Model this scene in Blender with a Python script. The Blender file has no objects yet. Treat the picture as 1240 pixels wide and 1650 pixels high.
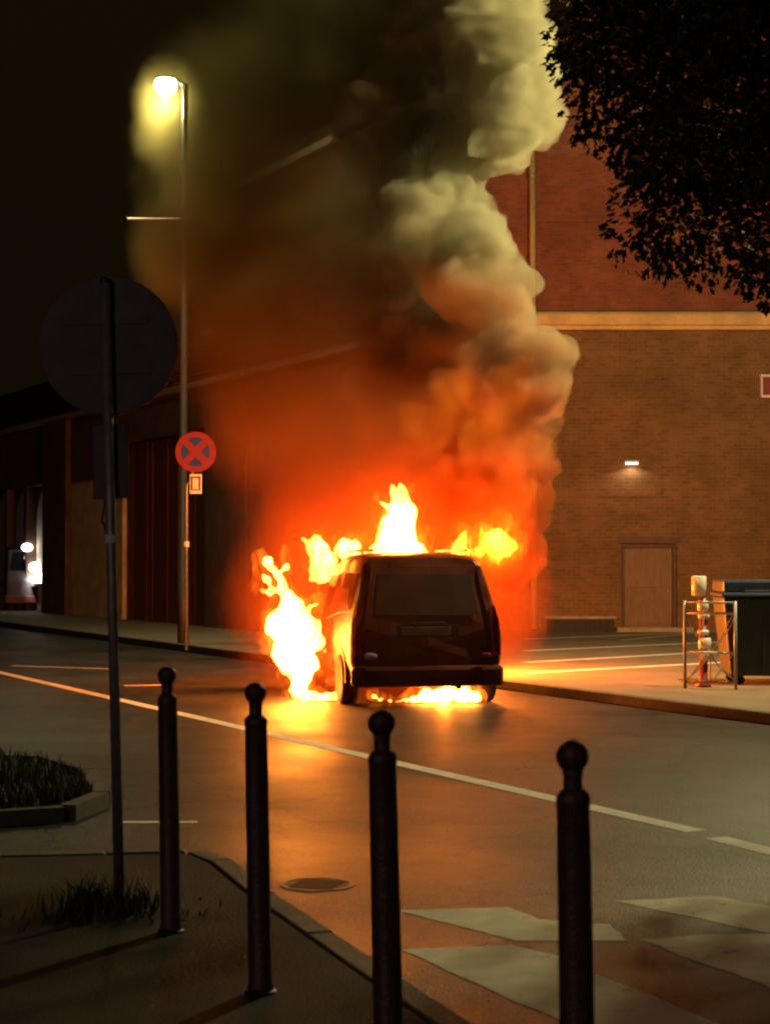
import bpy, bmesh, math, random
from mathutils import Vector, Matrix, noise
random.seed(7)
R = math.radians
S = bpy.context.scene
C = S.collection

# ------------------------------------------------------------------ camera
F, HCAM = 2800.0, 1.70                       # focal length in photo pixels, camera height
PITCH = math.atan(80 / F)
cam_d = bpy.data.cameras.new('camera'); cam = bpy.data.objects.new('camera', cam_d); C.objects.link(cam)
cam.location = (0, 0, HCAM); cam.rotation_euler = (R(90) + PITCH, 0, 0)
cam_d.sensor_fit = 'VERTICAL'; cam_d.sensor_height = 24.0; cam_d.lens = 24.0 * F / 1650
cam_d.clip_end = 600
cam_d.dof.use_dof = True; cam_d.dof.focus_distance = 20.0; cam_d.dof.aperture_fstop = 3.2
S.camera = cam

# ------------------------------------------------------------------ world: night sky
W = bpy.data.worlds.new('World'); S.world = W; W.use_nodes = True
wn = W.node_tree.nodes; bg = wn['Background']
sky = wn.new('ShaderNodeTexSky'); sky.sky_type = 'NISHITA'; sky.sun_disc = False
sky.sun_elevation = R(-4.5); sky.sun_rotation = R(200)
tint = wn.new('ShaderNodeMix'); tint.data_type = 'RGBA'; tint.blend_type = 'MULTIPLY'; tint.inputs['Factor'].default_value = 1
tint.inputs['B'].default_value = (1.0, .62, .22, 1)
W.node_tree.links.new(sky.outputs[0], tint.inputs['A']); 
glow_ = wn.new('ShaderNodeVectorMath'); glow_.operation = 'ADD'; glow_.inputs[1].default_value = (.058, .036, .010)     # town glow on a night sky
W.node_tree.links.new(tint.outputs['Result'], glow_.inputs[0]); W.node_tree.links.new(glow_.outputs[0], bg.inputs[0])
bg.inputs[1].default_value = 0.10

# ------------------------------------------------------------------ render look
S.render.engine = 'CYCLES'
S.view_settings.view_transform = 'Standard'; S.view_settings.look = 'None'
S.view_settings.exposure = 0.0; S.view_settings.gamma = 1.0
cy = S.cycles
cy.max_bounces = 6; cy.diffuse_bounces = 2; cy.glossy_bounces = 3; cy.transmission_bounces = 4
cy.volume_bounces = 3; cy.transparent_max_bounces = 12
cy.volume_step_rate = 0.5; cy.volume_max_steps = 128
cy.sample_clamp_indirect = 4.0
cy.use_denoising = True
cy.use_adaptive_sampling = True; cy.adaptive_threshold = 0.03; cy.adaptive_min_samples = 24
cy.filter_width = 2.2
cy.caustics_reflective = False; cy.caustics_refractive = False

# ------------------------------------------------------------------ helpers
def P(px, py, Y):                             # photo pixel at distance Y -> point
    vx = (px - 620) / F; vz = (825 - py) / F
    c, s = math.cos(PITCH), math.sin(PITCH)
    dy = c - vz * s; dz = s + vz * c
    k = Y / dy
    return Vector((vx * k, Y, HCAM + dz * k))
def G(px, py):                                # photo pixel on the ground
    vx = (px - 620) / F; vz = (825 - py) / F
    c, s = math.cos(PITCH), math.sin(PITCH)
    dy = c - vz * s; dz = s + vz * c
    k = -HCAM / dz
    return Vector((vx * k, dy * k, 0))
def tag(o, label=None, cat=None, group=None, kind=None):
    if label: o['label'] = label
    if cat: o['category'] = cat
    if group: o['group'] = group
    if kind: o['kind'] = kind
    return o
def empty(name, loc=(0, 0, 0), rz=0, **k):
    o = bpy.data.objects.new(name, None); C.objects.link(o)
    o.location = loc; o.rotation_euler = (0, 0, rz); o.empty_display_size = .2
    return tag(o, **k)
def link(name, me, mat, parent=None, smooth=False, **k):
    o = bpy.data.objects.new(name, me); C.objects.link(o)
    if mat: me.materials.append(mat)
    if parent: o.parent = parent
    if smooth:
        for p in me.polygons: p.use_smooth = True
    return tag(o, **k)
def obj(name, bm, mat, parent=None, smooth=False, bevel=0, **k):
    bmesh.ops.recalc_face_normals(bm, faces=bm.faces[:])
    me = bpy.data.meshes.new(name); bm.to_mesh(me); bm.free()
    o = link(name, me, mat, parent, smooth, **k)
    if bevel:
        m = o.modifiers.new('bevel', 'BEVEL'); m.width = bevel; m.segments = 2; m.limit_method = 'ANGLE'
    return o
def copy_tree(o, parent=None):
    c = o.copy(); C.objects.link(c); c.parent = parent
    for ch in list(o.children): copy_tree(ch, c)
    return c
def box(bm, x0, x1, y0, y1, z0, z1, M=None):
    vs = [bm.verts.new((x, y, z)) for x in (x0, x1) for y in (y0, y1) for z in (z0, z1)]
    for f in ((0,1,3,2), (4,6,7,5), (0,4,5,1), (2,3,7,6), (0,2,6,4), (1,5,7,3)):
        bm.faces.new([vs[i] for i in f])
    if M is not None:
        for v in vs: v.co = M @ v.co
def tube(bm, pts, rad, seg=10, cap=True):
    rings = []
    n = len(pts)
    rads = rad if isinstance(rad, (list, tuple)) else [rad] * n
    for i, p in enumerate(pts):
        p = Vector(p)
        a = Vector(pts[max(i - 1, 0)]); b = Vector(pts[min(i + 1, n - 1)])
        t = (b - a).normalized()
        u = t.cross(Vector((0, 0, 1)) if abs(t.z) < .95 else Vector((0, 1, 0))).normalized(); w = t.cross(u)
        rings.append([bm.verts.new(p + (u * math.cos(q) + w * math.sin(q)) * rads[i]) for q in [2 * math.pi * k / seg for k in range(seg)]])
    for a, b in zip(rings, rings[1:]):
        for k in range(seg): bm.faces.new((a[k], a[(k + 1) % seg], b[(k + 1) % seg], b[k]))
    if cap: bm.faces.new(rings[0]); bm.faces.new(rings[-1][::-1])
def lathe(bm, prof, seg=24, c=(0, 0, 0)):
    rings = []
    for r, z in prof:
        rings.append([bm.verts.new((c[0] + r * math.cos(2 * math.pi * k / seg), c[1] + r * math.sin(2 * math.pi * k / seg), c[2] + z)) for k in range(seg)])
    for a, b in zip(rings, rings[1:]):
        for k in range(seg): bm.faces.new((a[k], a[(k + 1) % seg], b[(k + 1) % seg], b[k]))
    bm.faces.new(rings[0][::-1]); bm.faces.new(rings[-1])
def disc(bm, c, r, y0, y1, seg=40):           # a disc facing -y
    a = [bm.verts.new((c[0] + r * math.cos(2 * math.pi * k / seg), y0, c[2] + r * math.sin(2 * math.pi * k / seg))) for k in range(seg)]
    b = [bm.verts.new((v.co.x, y1, v.co.z)) for v in a]
    for k in range(seg): bm.faces.new((a[k], a[(k + 1) % seg], b[(k + 1) % seg], b[k]))
    bm.faces.new(a[::-1]); bm.faces.new(b)
def prism(bm, pts, z0, z1):                   # ground polygon extruded upward
    a = [bm.verts.new((p[0], p[1], z0)) for p in pts]; b = [bm.verts.new((p[0], p[1], z1)) for p in pts]
    n = len(pts)
    for k in range(n): bm.faces.new((a[k], a[(k + 1) % n], b[(k + 1) % n], b[k]))
    bm.faces.new(a[::-1]); bm.faces.new(b)
def plate(bm, pts, z):
    bm.faces.new([bm.verts.new((p[0], p[1], z)) for p in pts])

# ------------------------------------------------------------------ materials
def mat(name, col, rough=.7, metal=0, var=.25, scale=6, bump=0, bscale=30, detail=4, col2=None, stretch=(1, 1, 1), spec=.5, rvar=0):
    m = bpy.data.materials.new(name); m.use_nodes = True
    nt = m.node_tree; N = nt.nodes; L = nt.links; b = N['Principled BSDF']
    tc = N.new('ShaderNodeTexCoord'); mp = N.new('ShaderNodeMapping'); mp.inputs['Scale'].default_value = stretch
    L.new(tc.outputs['Object'], mp.inputs[0])
    n1 = N.new('ShaderNodeTexNoise'); n1.inputs['Scale'].default_value = scale; n1.inputs['Detail'].default_value = detail; n1.inputs['Roughness'].default_value = .6
    L.new(mp.outputs[0], n1.inputs[0])
    rp = N.new('ShaderNodeValToRGB'); rp.color_ramp.elements[0].position = .3; rp.color_ramp.elements[1].position = .72
    c2 = col2 or tuple(min(1, c * (1 + var)) for c in col); c1 = tuple(c * (1 - var) for c in col)
    rp.color_ramp.elements[0].color = (*c1, 1); rp.color_ramp.elements[1].color = (*c2, 1)
    L.new(n1.outputs[0], rp.inputs[0]); L.new(rp.outputs[0], b.inputs['Base Color'])
    b.inputs['Roughness'].default_value = rough; b.inputs['Metallic'].default_value = metal
    b.inputs['Specular IOR Level'].default_value = spec
    if rvar:
        mr = N.new('ShaderNodeMapRange'); mr.inputs[3].default_value = rough - rvar; mr.inputs[4].default_value = rough + rvar
        mr.inputs[1].default_value = .3; mr.inputs[2].default_value = .7
        L.new(n1.outputs[0], mr.inputs[0]); L.new(mr.outputs[0], b.inputs['Roughness'])
    if bump:
        n2 = N.new('ShaderNodeTexNoise'); n2.inputs['Scale'].default_value = bscale; n2.inputs['Detail'].default_value = 6
        L.new(mp.outputs[0], n2.inputs[0])
        bp = N.new('ShaderNodeBump'); bp.inputs['Strength'].default_value = bump; bp.inputs['Distance'].default_value = .02
        L.new(n2.outputs[0], bp.inputs['Height']); L.new(bp.outputs[0], b.inputs['Normal'])
    return m
def brickmat(name, c1, c2, mortar, sx, sz, bump=.5):
    m = mat(name, c1, rough=.9, scale=1.2, var=.3)
    nt = m.node_tree; N = nt.nodes; L = nt.links; b = N['Principled BSDF']
    tc = N.new('ShaderNodeTexCoord'); sp = N.new('ShaderNodeSeparateXYZ'); cb = N.new('ShaderNodeCombineXYZ')
    L.new(tc.outputs['Object'], sp.inputs[0])
    ad = N.new('ShaderNodeMath'); ad.operation = 'ADD'; L.new(sp.outputs[0], ad.inputs[0]); L.new(sp.outputs[1], ad.inputs[1])
    L.new(ad.outputs[0], cb.inputs[0]); L.new(sp.outputs[2], cb.inputs[1])
    br = N.new('ShaderNodeTexBrick'); br.inputs['Scale'].default_value = 1; br.inputs['Brick Width'].default_value = sx; br.inputs['Row Height'].default_value = sz
    br.inputs['Mortar Size'].default_value = .012; br.inputs['Mortar Smooth'].default_value = .3
    br.inputs['Color1'].default_value = (*c1, 1); br.inputs['Color2'].default_value = (*c2, 1); br.inputs['Mortar'].default_value = (*mortar, 1)
    L.new(cb.outputs[0], br.inputs[0])
    old = b.inputs['Base Color'].links[0].from_socket
    n3 = N.new('ShaderNodeTexNoise'); n3.inputs['Scale'].default_value = .8; n3.inputs['Detail'].default_value = 8; n3.inputs['Roughness'].default_value = .7
    L.new(tc.outputs['Object'], n3.inputs[0])
    mr = N.new('ShaderNodeMapRange'); mr.inputs[1].default_value = .3; mr.inputs[2].default_value = .75; mr.inputs[3].default_value = .62; mr.inputs[4].default_value = 1.28
    L.new(n3.outputs[0], mr.inputs[0])
    vm = N.new('ShaderNodeVectorMath'); vm.operation = 'SCALE'; L.new(br.outputs[0], vm.inputs[0]); L.new(mr.outputs[0], vm.inputs['Scale'])
    L.new(vm.outputs[0], b.inputs['Base Color'])
    bp = N.new('ShaderNodeBump'); bp.inputs['Strength'].default_value = bump; bp.inputs['Distance'].default_value = .02; bp.invert = True
    L.new(br.outputs['Fac'], bp.inputs['Height']); L.new(bp.outputs[0], b.inputs['Normal'])
    return m
def paintmat(name, col, under, wear=.5, rough=.6):      # worn road paint: the paint is chipped away to the asphalt
    m = mat(name, col, rough=.8, scale=5, var=.15, bump=.25, bscale=120, spec=.25)
    nt = m.node_tree; N = nt.nodes; L = nt.links; b = N['Principled BSDF']
    tc = N.new('ShaderNodeTexCoord'); n = N.new('ShaderNodeTexNoise'); n.inputs['Scale'].default_value = 7; n.inputs['Detail'].default_value = 10; n.inputs['Roughness'].default_value = .75
    L.new(tc.outputs['Object'], n.inputs[0])
    rp = N.new('ShaderNodeMapRange'); rp.inputs[1].default_value = wear - .06; rp.inputs[2].default_value = wear + .1
    L.new(n.outputs[0], rp.inputs[0])
    mx = N.new('ShaderNodeMix'); mx.data_type = 'RGBA'
    L.new(rp.outputs[0], mx.inputs['Factor']); L.new(b.inputs['Base Color'].links[0].from_socket, mx.inputs['A']); mx.inputs['B'].default_value = (*under, 1)
    L.new(mx.outputs['Result'], b.inputs['Base Color'])
    return m
def emat(name, col, s):
    m = bpy.data.materials.new(name); m.use_nodes = True; b = m.node_tree.nodes['Principled BSDF']
    b.inputs['Base Color'].default_value = (.1, .1, .1, 1)
    b.inputs['Emission Color'].default_value = (*col, 1); b.inputs['Emission Strength'].default_value = s
    return m
def roadmat():
    m = mat('asphalt', (.036, .032, .034), rough=.52, scale=.55, var=.4, bump=.45, bscale=70, detail=8, rvar=.1, spec=.19)
    nt = m.node_tree; N = nt.nodes; L = nt.links; b = N['Principled BSDF']
    tc = N.new('ShaderNodeTexCoord'); n = N.new('ShaderNodeTexNoise'); n.inputs['Scale'].default_value = 42; n.inputs['Detail'].default_value = 5
    L.new(tc.outputs['Object'], n.inputs[0])
    mr = N.new('ShaderNodeMapRange'); mr.inputs[1].default_value = .35; mr.inputs[2].default_value = .7; mr.inputs[3].default_value = .35; mr.inputs[4].default_value = 1.9
    L.new(n.outputs[0], mr.inputs[0])
    vm = N.new('ShaderNodeVectorMath'); vm.operation = 'SCALE'; L.new(b.inputs['Base Color'].links[0].from_socket, vm.inputs[0]); L.new(mr.outputs[0], vm.inputs['Scale'])
    L.new(vm.outputs[0], b.inputs['Base Color'])
    vo = N.new('ShaderNodeTexVoronoi'); vo.feature = 'DISTANCE_TO_EDGE'; vo.inputs['Scale'].default_value = .75
    nd = N.new('ShaderNodeTexNoise'); nd.inputs['Scale'].default_value = 2.5; nd.inputs['Detail'].default_value = 6; L.new(tc.outputs['Object'], nd.inputs[0])
    dm = N.new('ShaderNodeMix'); dm.data_type = 'RGBA'; dm.blend_type = 'LINEAR_LIGHT'; dm.inputs['Factor'].default_value = .35; L.new(tc.outputs['Object'], dm.inputs['A']); L.new(nd.outputs['Color'], dm.inputs['B'])
    L.new(dm.outputs['Result'], vo.inputs[0])
    cr = N.new('ShaderNodeMapRange'); cr.inputs[1].default_value = .004; cr.inputs[2].default_value = .022; cr.inputs[3].default_value = .35; cr.inputs[4].default_value = 1; L.new(vo.outputs[0], cr.inputs[0])
    st_ = N.new('ShaderNodeTexNoise'); st_.inputs['Scale'].default_value = .9; st_.inputs['Detail'].default_value = 7; st_.inputs['Roughness'].default_value = .7; L.new(tc.outputs['Object'], st_.inputs[0])
    sm = N.new('ShaderNodeMapRange'); sm.inputs[1].default_value = .35; sm.inputs[2].default_value = .65; sm.inputs[3].default_value = .6; sm.inputs[4].default_value = 1.25; L.new(st_.outputs[0], sm.inputs[0])
    pr = N.new('ShaderNodeMath'); pr.operation = 'MULTIPLY'; L.new(cr.outputs[0], pr.inputs[0]); L.new(sm.outputs[0], pr.inputs[1])
    v2 = N.new('ShaderNodeVectorMath'); v2.operation = 'SCALE'; L.new(vm.outputs[0], v2.inputs[0]); L.new(pr.outputs[0], v2.inputs['Scale']); L.new(v2.outputs[0], b.inputs['Base Color'])
    # broad unevenness that breaks up the reflections of the fire
    n2 = N.new('ShaderNodeTexNoise'); n2.inputs['Scale'].default_value = 3.5; n2.inputs['Detail'].default_value = 3
    L.new(tc.outputs['Object'], n2.inputs[0])
    bp = N.new('ShaderNodeBump'); bp.inputs['Strength'].default_value = .28; bp.inputs['Distance'].default_value = .03
    L.new(n2.outputs[0], bp.inputs['Height']); L.new(b.inputs['Normal'].links[0].from_socket, bp.inputs['Normal']); L.new(bp.outputs[0], b.inputs['Normal'])
    return m
def flamemat(name, col, s, lo=.45, hi=.62, fill=.25, st=(1, 1, .42), ns=6.5):
    """The fire gives off light through its depth: thin edges show orange, the deep core burns white."""
    m = bpy.data.materials.new(name); m.use_nodes = True
    nt = m.node_tree; N = nt.nodes; L = nt.links
    for n in list(N): N.remove(n)
    out = N.new('ShaderNodeOutputMaterial'); em = N.new('ShaderNodeEmission'); L.new(em.outputs[0], out.inputs['Volume'])
    em.inputs[0].default_value = (*col, 1)
    g = N.new('ShaderNodeNewGeometry'); mp = N.new('ShaderNodeMapping'); mp.inputs['Scale'].default_value = st; L.new(g.outputs['Position'], mp.inputs[0])
    nz = N.new('ShaderNodeTexNoise'); nz.inputs['Scale'].default_value = ns; nz.inputs['Detail'].default_value = 3; nz.inputs['Distortion'].default_value = 1.2; L.new(mp.outputs[0], nz.inputs[0])
    mr = N.new('ShaderNodeMapRange'); mr.interpolation_type = 'SMOOTHSTEP'; mr.inputs[1].default_value = lo; mr.inputs[2].default_value = hi; mr.inputs[3].default_value = s * fill; mr.inputs[4].default_value = s
    L.new(nz.outputs[0], mr.inputs[0]); L.new(mr.outputs[0], em.inputs[1])
    return m
def puffnodes(nt, ells):
    """density field: union of soft ellipsoids"""
    N = nt.nodes; L = nt.links
    geo = N.new('ShaderNodeNewGeometry')
    cur = None
    for c, r in ells:
        sub = N.new('ShaderNodeVectorMath'); sub.operation = 'SUBTRACT'; L.new(geo.outputs['Position'], sub.inputs[0]); sub.inputs[1].default_value = c
        dv = N.new('ShaderNodeVectorMath'); dv.operation = 'DIVIDE'; L.new(sub.outputs[0], dv.inputs[0]); dv.inputs[1].default_value = r
        ln = N.new('ShaderNodeVectorMath'); ln.operation = 'LENGTH'; L.new(dv.outputs[0], ln.inputs[0])
        if cur is None: cur = ln.outputs['Value']
        else:
            mn = N.new('ShaderNodeMath'); mn.operation = 'SMOOTH_MIN'; L.new(cur, mn.inputs[0]); L.new(ln.outputs['Value'], mn.inputs[1]); mn.inputs[2].default_value = .3
            cur = mn.outputs[0]
    return geo, cur
def smokemat(name, col, dens, ells=None, nscale=.7, namp=.8, aniso=.0, edge=(1.0, .35), abscol=None, soot_glow=None, side=None):
    m = bpy.data.materials.new(name); m.use_nodes = True
    nt = m.node_tree; N = nt.nodes; L = nt.links
    for n in list(N): N.remove(n)
    out = N.new('ShaderNodeOutputMaterial'); pv = N.new('ShaderNodeVolumePrincipled'); L.new(pv.outputs[0], out.inputs['Volume'])
    pv.inputs['Color'].default_value = (*col, 1); pv.inputs['Density'].default_value = dens; pv.inputs['Anisotropy'].default_value = aniso
    pv.inputs['Absorption Color'].default_value = (*(abscol or (0, 0, 0)), 1)
    if soot_glow:                                  # sooty near the fire with orange firelight put into the colour, paler, steamier above
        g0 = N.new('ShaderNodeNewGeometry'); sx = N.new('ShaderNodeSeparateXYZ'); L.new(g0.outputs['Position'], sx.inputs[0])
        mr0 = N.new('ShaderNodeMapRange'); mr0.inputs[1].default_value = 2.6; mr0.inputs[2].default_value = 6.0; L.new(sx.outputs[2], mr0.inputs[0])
        mx = N.new('ShaderNodeMix'); mx.data_type = 'RGBA'; mx.inputs['A'].default_value = (*soot_glow, 1); mx.inputs['B'].default_value = (*col, 1)
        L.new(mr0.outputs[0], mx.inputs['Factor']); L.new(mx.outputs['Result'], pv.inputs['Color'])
    if side:                                  # thins out downwind, towards the left
        g1 = N.new('ShaderNodeNewGeometry'); s1 = N.new('ShaderNodeSeparateXYZ'); L.new(g1.outputs['Position'], s1.inputs[0])
        nz = N.new('ShaderNodeTexNoise'); nz.inputs['Scale'].default_value = .8; nz.inputs['Detail'].default_value = 3; nz.inputs['Distortion'].default_value = .5; L.new(g1.outputs['Position'], nz.inputs[0])
        a = N.new('ShaderNodeMath'); a.operation = 'MULTIPLY_ADD'; L.new(nz.outputs[0], a.inputs[0]); a.inputs[1].default_value = 2.2; L.new(s1.outputs[0], a.inputs[2])
        a2 = N.new('ShaderNodeMath'); a2.operation = 'SUBTRACT'; L.new(a.outputs[0], a2.inputs[0]); a2.inputs[1].default_value = 1.1
        mr = N.new('ShaderNodeMapRange'); mr.interpolation_type = 'SMOOTHSTEP'; mr.inputs[1].default_value = side[0]; mr.inputs[2].default_value = side[1]; mr.inputs[3].default_value = dens * .03; mr.inputs[4].default_value = dens
        L.new(a2.outputs[0], mr.inputs[0])
        nf = N.new('ShaderNodeTexNoise'); nf.inputs['Scale'].default_value = 2.4; nf.inputs['Detail'].default_value = 5; nf.inputs['Roughness'].default_value = .6; nf.inputs['Distortion'].default_value = .8; L.new(g1.outputs['Position'], nf.inputs[0])
        mf = N.new('ShaderNodeMapRange'); mf.inputs[1].default_value = .36; mf.inputs[2].default_value = .62; mf.inputs[3].default_value = .12; mf.inputs[4].default_value = 1.5; L.new(nf.outputs[0], mf.inputs[0])
        mm = N.new('ShaderNodeMath'); mm.operation = 'MULTIPLY'; L.new(mr.outputs[0], mm.inputs[0]); L.new(mf.outputs[0], mm.inputs[1]); L.new(mm.outputs[0], pv.inputs['Density'])
    if ells:
        geo, f = puffnodes(nt, ells)
        nz = N.new('ShaderNodeTexNoise'); nz.inputs['Scale'].default_value = nscale; nz.inputs['Detail'].default_value = 3; nz.inputs['Roughness'].default_value = .55; nz.inputs['Distortion'].default_value = .6
        L.new(geo.outputs['Position'], nz.inputs[0])
        a = N.new('ShaderNodeMath'); a.operation = 'MULTIPLY_ADD'; L.new(nz.outputs[0], a.inputs[0]); a.inputs[1].default_value = -namp; L.new(f, a.inputs[2])
        a2 = N.new('ShaderNodeMath'); a2.operation = 'ADD'; L.new(a.outputs[0], a2.inputs[0]); a2.inputs[1].default_value = namp * .5
        mr = N.new('ShaderNodeMapRange'); mr.interpolation_type = 'SMOOTHSTEP'; mr.inputs[1].default_value = edge[1]; mr.inputs[2].default_value = edge[0]; mr.inputs[3].default_value = dens; mr.inputs[4].default_value = 0
        L.new(a2.outputs[0], mr.inputs[0]); L.new(mr.outputs[0], pv.inputs['Density'])
    return m

M = {}
M['asphalt'] = roadmat()
M['newasphalt'] = mat('newer_asphalt', (.038, .033, .025), rough=.85, scale=1.2, var=.4, bump=.5, bscale=70, detail=8, spec=.2)
M['ground'] = mat('far_ground', (.06, .05, .04), rough=.85, scale=.8, var=.3, bump=.4, bscale=30)
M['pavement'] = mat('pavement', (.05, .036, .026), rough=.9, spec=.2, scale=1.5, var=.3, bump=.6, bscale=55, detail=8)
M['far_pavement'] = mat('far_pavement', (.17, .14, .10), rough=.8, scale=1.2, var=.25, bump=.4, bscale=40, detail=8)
M['kerb'] = mat('kerbstone', (.085, .073, .06), rough=.8, scale=4, var=.3, bump=.4, bscale=60)
M['paint'] = paintmat('road_paint', (.78, .74, .66), (.09, .08, .07), .64)
M['zebra'] = paintmat('crossing_paint', (.88, .84, .68), (.12, .105, .085), .63)
M['bollard'] = mat('bollard_paint', (.070, .032, .024), rough=.42, scale=25, var=.35, bump=.25, bscale=90)
M['steel'] = mat('galvanised_steel', (.28, .26, .26), rough=.5, metal=.6, scale=20, var=.25, bump=.1)
M['signback'] = mat('sign_back', (.075, .062, .064), rough=.6, metal=.2, scale=7, var=.3, bump=.1)
M['red'] = mat('sign_red', (.22, .022, .014), rough=.35, scale=15, var=.12)
M['blue'] = mat('sign_blue', (.02, .05, .22), rough=.35, scale=15, var=.12)
M['white'] = mat('sign_white', (.72, .70, .66), rough=.4, scale=15, var=.12)
M['black'] = mat('black_print', (.02, .02, .02), rough=.5, scale=15, var=.2)
M['bandwhite'] = mat('reflective_band', (.85, .78, .66), rough=.25, scale=15, var=.1)
M['bandred'] = mat('red_band', (.22, .02, .015), rough=.4, scale=15, var=.2)
M['plaster'] = mat('brown_plaster', (.10, .055, .038), rough=.9, scale=1.3, var=.4, bump=.4, bscale=25, detail=8)
M['cream'] = mat('old_cream_render', (.62, .52, .36), rough=.9, scale=1.6, var=.3, bump=.4, bscale=22, detail=8)
M['stone'] = mat('pale_stone', (.36, .30, .22), rough=.85, scale=3, var=.25, bump=.3, bscale=30)
M['cornice'] = mat('painted_cornice', (.66, .46, .20), rough=.7, scale=2.5, var=.2, bump=.2, bscale=30)
M['redboard'] = mat('red_brown_boards', (.12, .030, .018), rough=.6, scale=5, var=.35, stretch=(3, 3, .4), bump=.3)
M['brickred'] = brickmat('red_brick', (.30, .085, .045), (.22, .06, .035), (.20, .11, .08), .22, .075)
M['brickbrown'] = brickmat('brown_brick', (.23, .125, .05), (.17, .09, .035), (.21, .14, .075), .24, .085)
M['door'] = mat('grey_brown_door', (.20, .13, .07), rough=.65, scale=4, var=.2, stretch=(3, 3, .5))
M['doorframe'] = mat('dark_door_frame', (.09, .05, .03), rough=.6)
M['dark'] = mat('dark_opening', (.012, .010, .012), rough=.6)
M['tile'] = mat('roof_tile', (.09, .05, .04), rough=.85, scale=6, var=.4, bump=.5, bscale=20)
M['zinc'] = mat('zinc_gutter', (.34, .32, .29), rough=.45, metal=.3, scale=8, var=.2)
M['glassdark'] = mat('dark_glass', (.01, .01, .012), rough=.08, var=.1)
M['blind'] = mat('pale_blind', (.66, .58, .42), rough=.8, scale=3, var=.25)
M['leaf'] = mat('leaf', (.030, .038, .016), rough=.75, scale=1.2, var=.45, detail=2)
M['bark'] = mat('bark', (.07, .05, .035), rough=.95, scale=8, var=.4, bump=.8, stretch=(1, 1, .25))
M['grass'] = mat('grass_blades', (.035, .042, .016), rough=.7, scale=3, var=.4)
M['soil'] = mat('soil', (.05, .038, .022), rough=.95, scale=5, var=.4, bump=.8, bscale=30)
M['lamp_pole'] = mat('lamp_pole_paint', (.03, .027, .022), rough=.6, scale=12, var=.25)
M['bin'] = mat('bin_plastic', (.018, .020, .018), rough=.5, scale=6, var=.3)
M['binlid'] = mat('bin_lid_plastic', (.025, .035, .08), rough=.45, scale=6, var=.2)
M['van'] = mat('scorched_van_paint', (.17, .030, .016), rough=.38, scale=2.2, var=.55, bump=.12, bscale=14, detail=8, rvar=.15)
M['vandark'] = mat('soot_black_trim', (.014, .011, .011), rough=.55, scale=9, var=.4, bump=.1)
M['sootglass'] = mat('sooty_glass', (.045, .008, .006), rough=.5, scale=3, var=.5, detail=8, rvar=.1)
M['tail_glint'] = mat('violet_glint', (.75, .35, .75), rough=.1, var=.1)  # violet glint of the left tail lamp, put into the lens colour
M['tail'] = mat('tail_lamp_lens', (.28, .02, .05), rough=.12, scale=9, var=.2)
M['plate'] = mat('number_plate', (.26, .17, .16), rough=.4, scale=9, var=.1)
M['tyre'] = mat('tyre_rubber', (.012, .011, .011), rough=.85, scale=20, var=.3)
M['rim'] = mat('steel_rim', (.12, .11, .11), rough=.5, metal=.7)
M['truck'] = mat('truck_paint', (.05, .047, .055), rough=.45, scale=5, var=.3)

# ------------------------------------------------------------------ ground, road, pavements
d = Vector((-.440, .898, 0)); nrm = Vector((.898, .440, 0))     # road direction and its right-hand side
O = Vector((.19, 14.6, 0))                                       # a point on the white line
def RD(s, o): p = O + d * s + nrm * o; return (p.x, p.y)
bm = bmesh.new(); plate(bm, [(-220, -60), (220, -60), (220, 420), (-220, 420)], -.016); obj('ground', bm, M['ground'], kind='structure')
bm = bmesh.new(); plate(bm, [RD(-30, 5.0), RD(120, 5.0), RD(120, -16), RD(-30, -16)], 0)
obj('road', bm, M['asphalt'], kind='structure')
# forecourt beyond the far kerb
bm = bmesh.new()
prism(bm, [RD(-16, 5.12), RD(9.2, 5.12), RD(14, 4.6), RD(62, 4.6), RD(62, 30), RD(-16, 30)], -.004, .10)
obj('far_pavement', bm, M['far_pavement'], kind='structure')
bm = bmesh.new()
prism(bm, [RD(-16, 4.98), RD(9.2, 4.98), RD(9.2, 5.115), RD(-16, 5.115)], 0, .125)
prism(bm, [RD(14, 4.46), RD(62, 4.46), RD(62, 4.595), RD(14, 4.595)], 0, .135)
prism(bm, [RD(9.21, 4.98), RD(13.99, 4.46), RD(13.99, 4.595), RD(9.21, 5.115)], 0, .125)
obj('kerb', bm, M['kerb'], kind='structure', bevel=.015)
# near pavement, where the photographer stands
NP = [G(170, 1388), G(300, 1385), G(335, 1400), G(400, 1455), G(600, 1600)]
dirn = (NP[-1] - NP[-2]).normalized()
NP.append(NP[-1] + dirn * 8); NP += [Vector((-12, -1, 0)), Vector((-12, 9.6, 0)), G(0, 1392)]
bm = bmesh.new(); prism(bm, [(p.x, p.y) for p in NP], -.002, .035); obj('pavement', bm, M['pavement'], kind='structure')
K = [G(-200, 1393), G(0, 1391), G(170, 1387), G(300, 1384), G(338, 1399), G(404, 1455), G(604, 1600)]; K.append(K[-1] + dirn * 8)
for i in range(len(K) - 1):
    a, b = K[i], K[i + 1]; t = (b - a); L_ = t.length; t.normalize(); n = Vector((-t.y, t.x, 0))
    m = max(1, round(L_ / 1.0))
    for j in range(m):
        p = a + t * (L_ * j / m + .006); q = a + t * (L_ * (j + 1) / m - .006)
        bm = bmesh.new(); prism(bm, [(p + n * .004).to_2d(), (q + n * .004).to_2d(), (q + n * .13).to_2d(), (p + n * .13).to_2d()], -.003, .045 + random.uniform(-.003, .003))
        obj('kerb_stone', bm, M['kerb'], bpy.data.objects['pavement'], bevel=.01)
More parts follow.
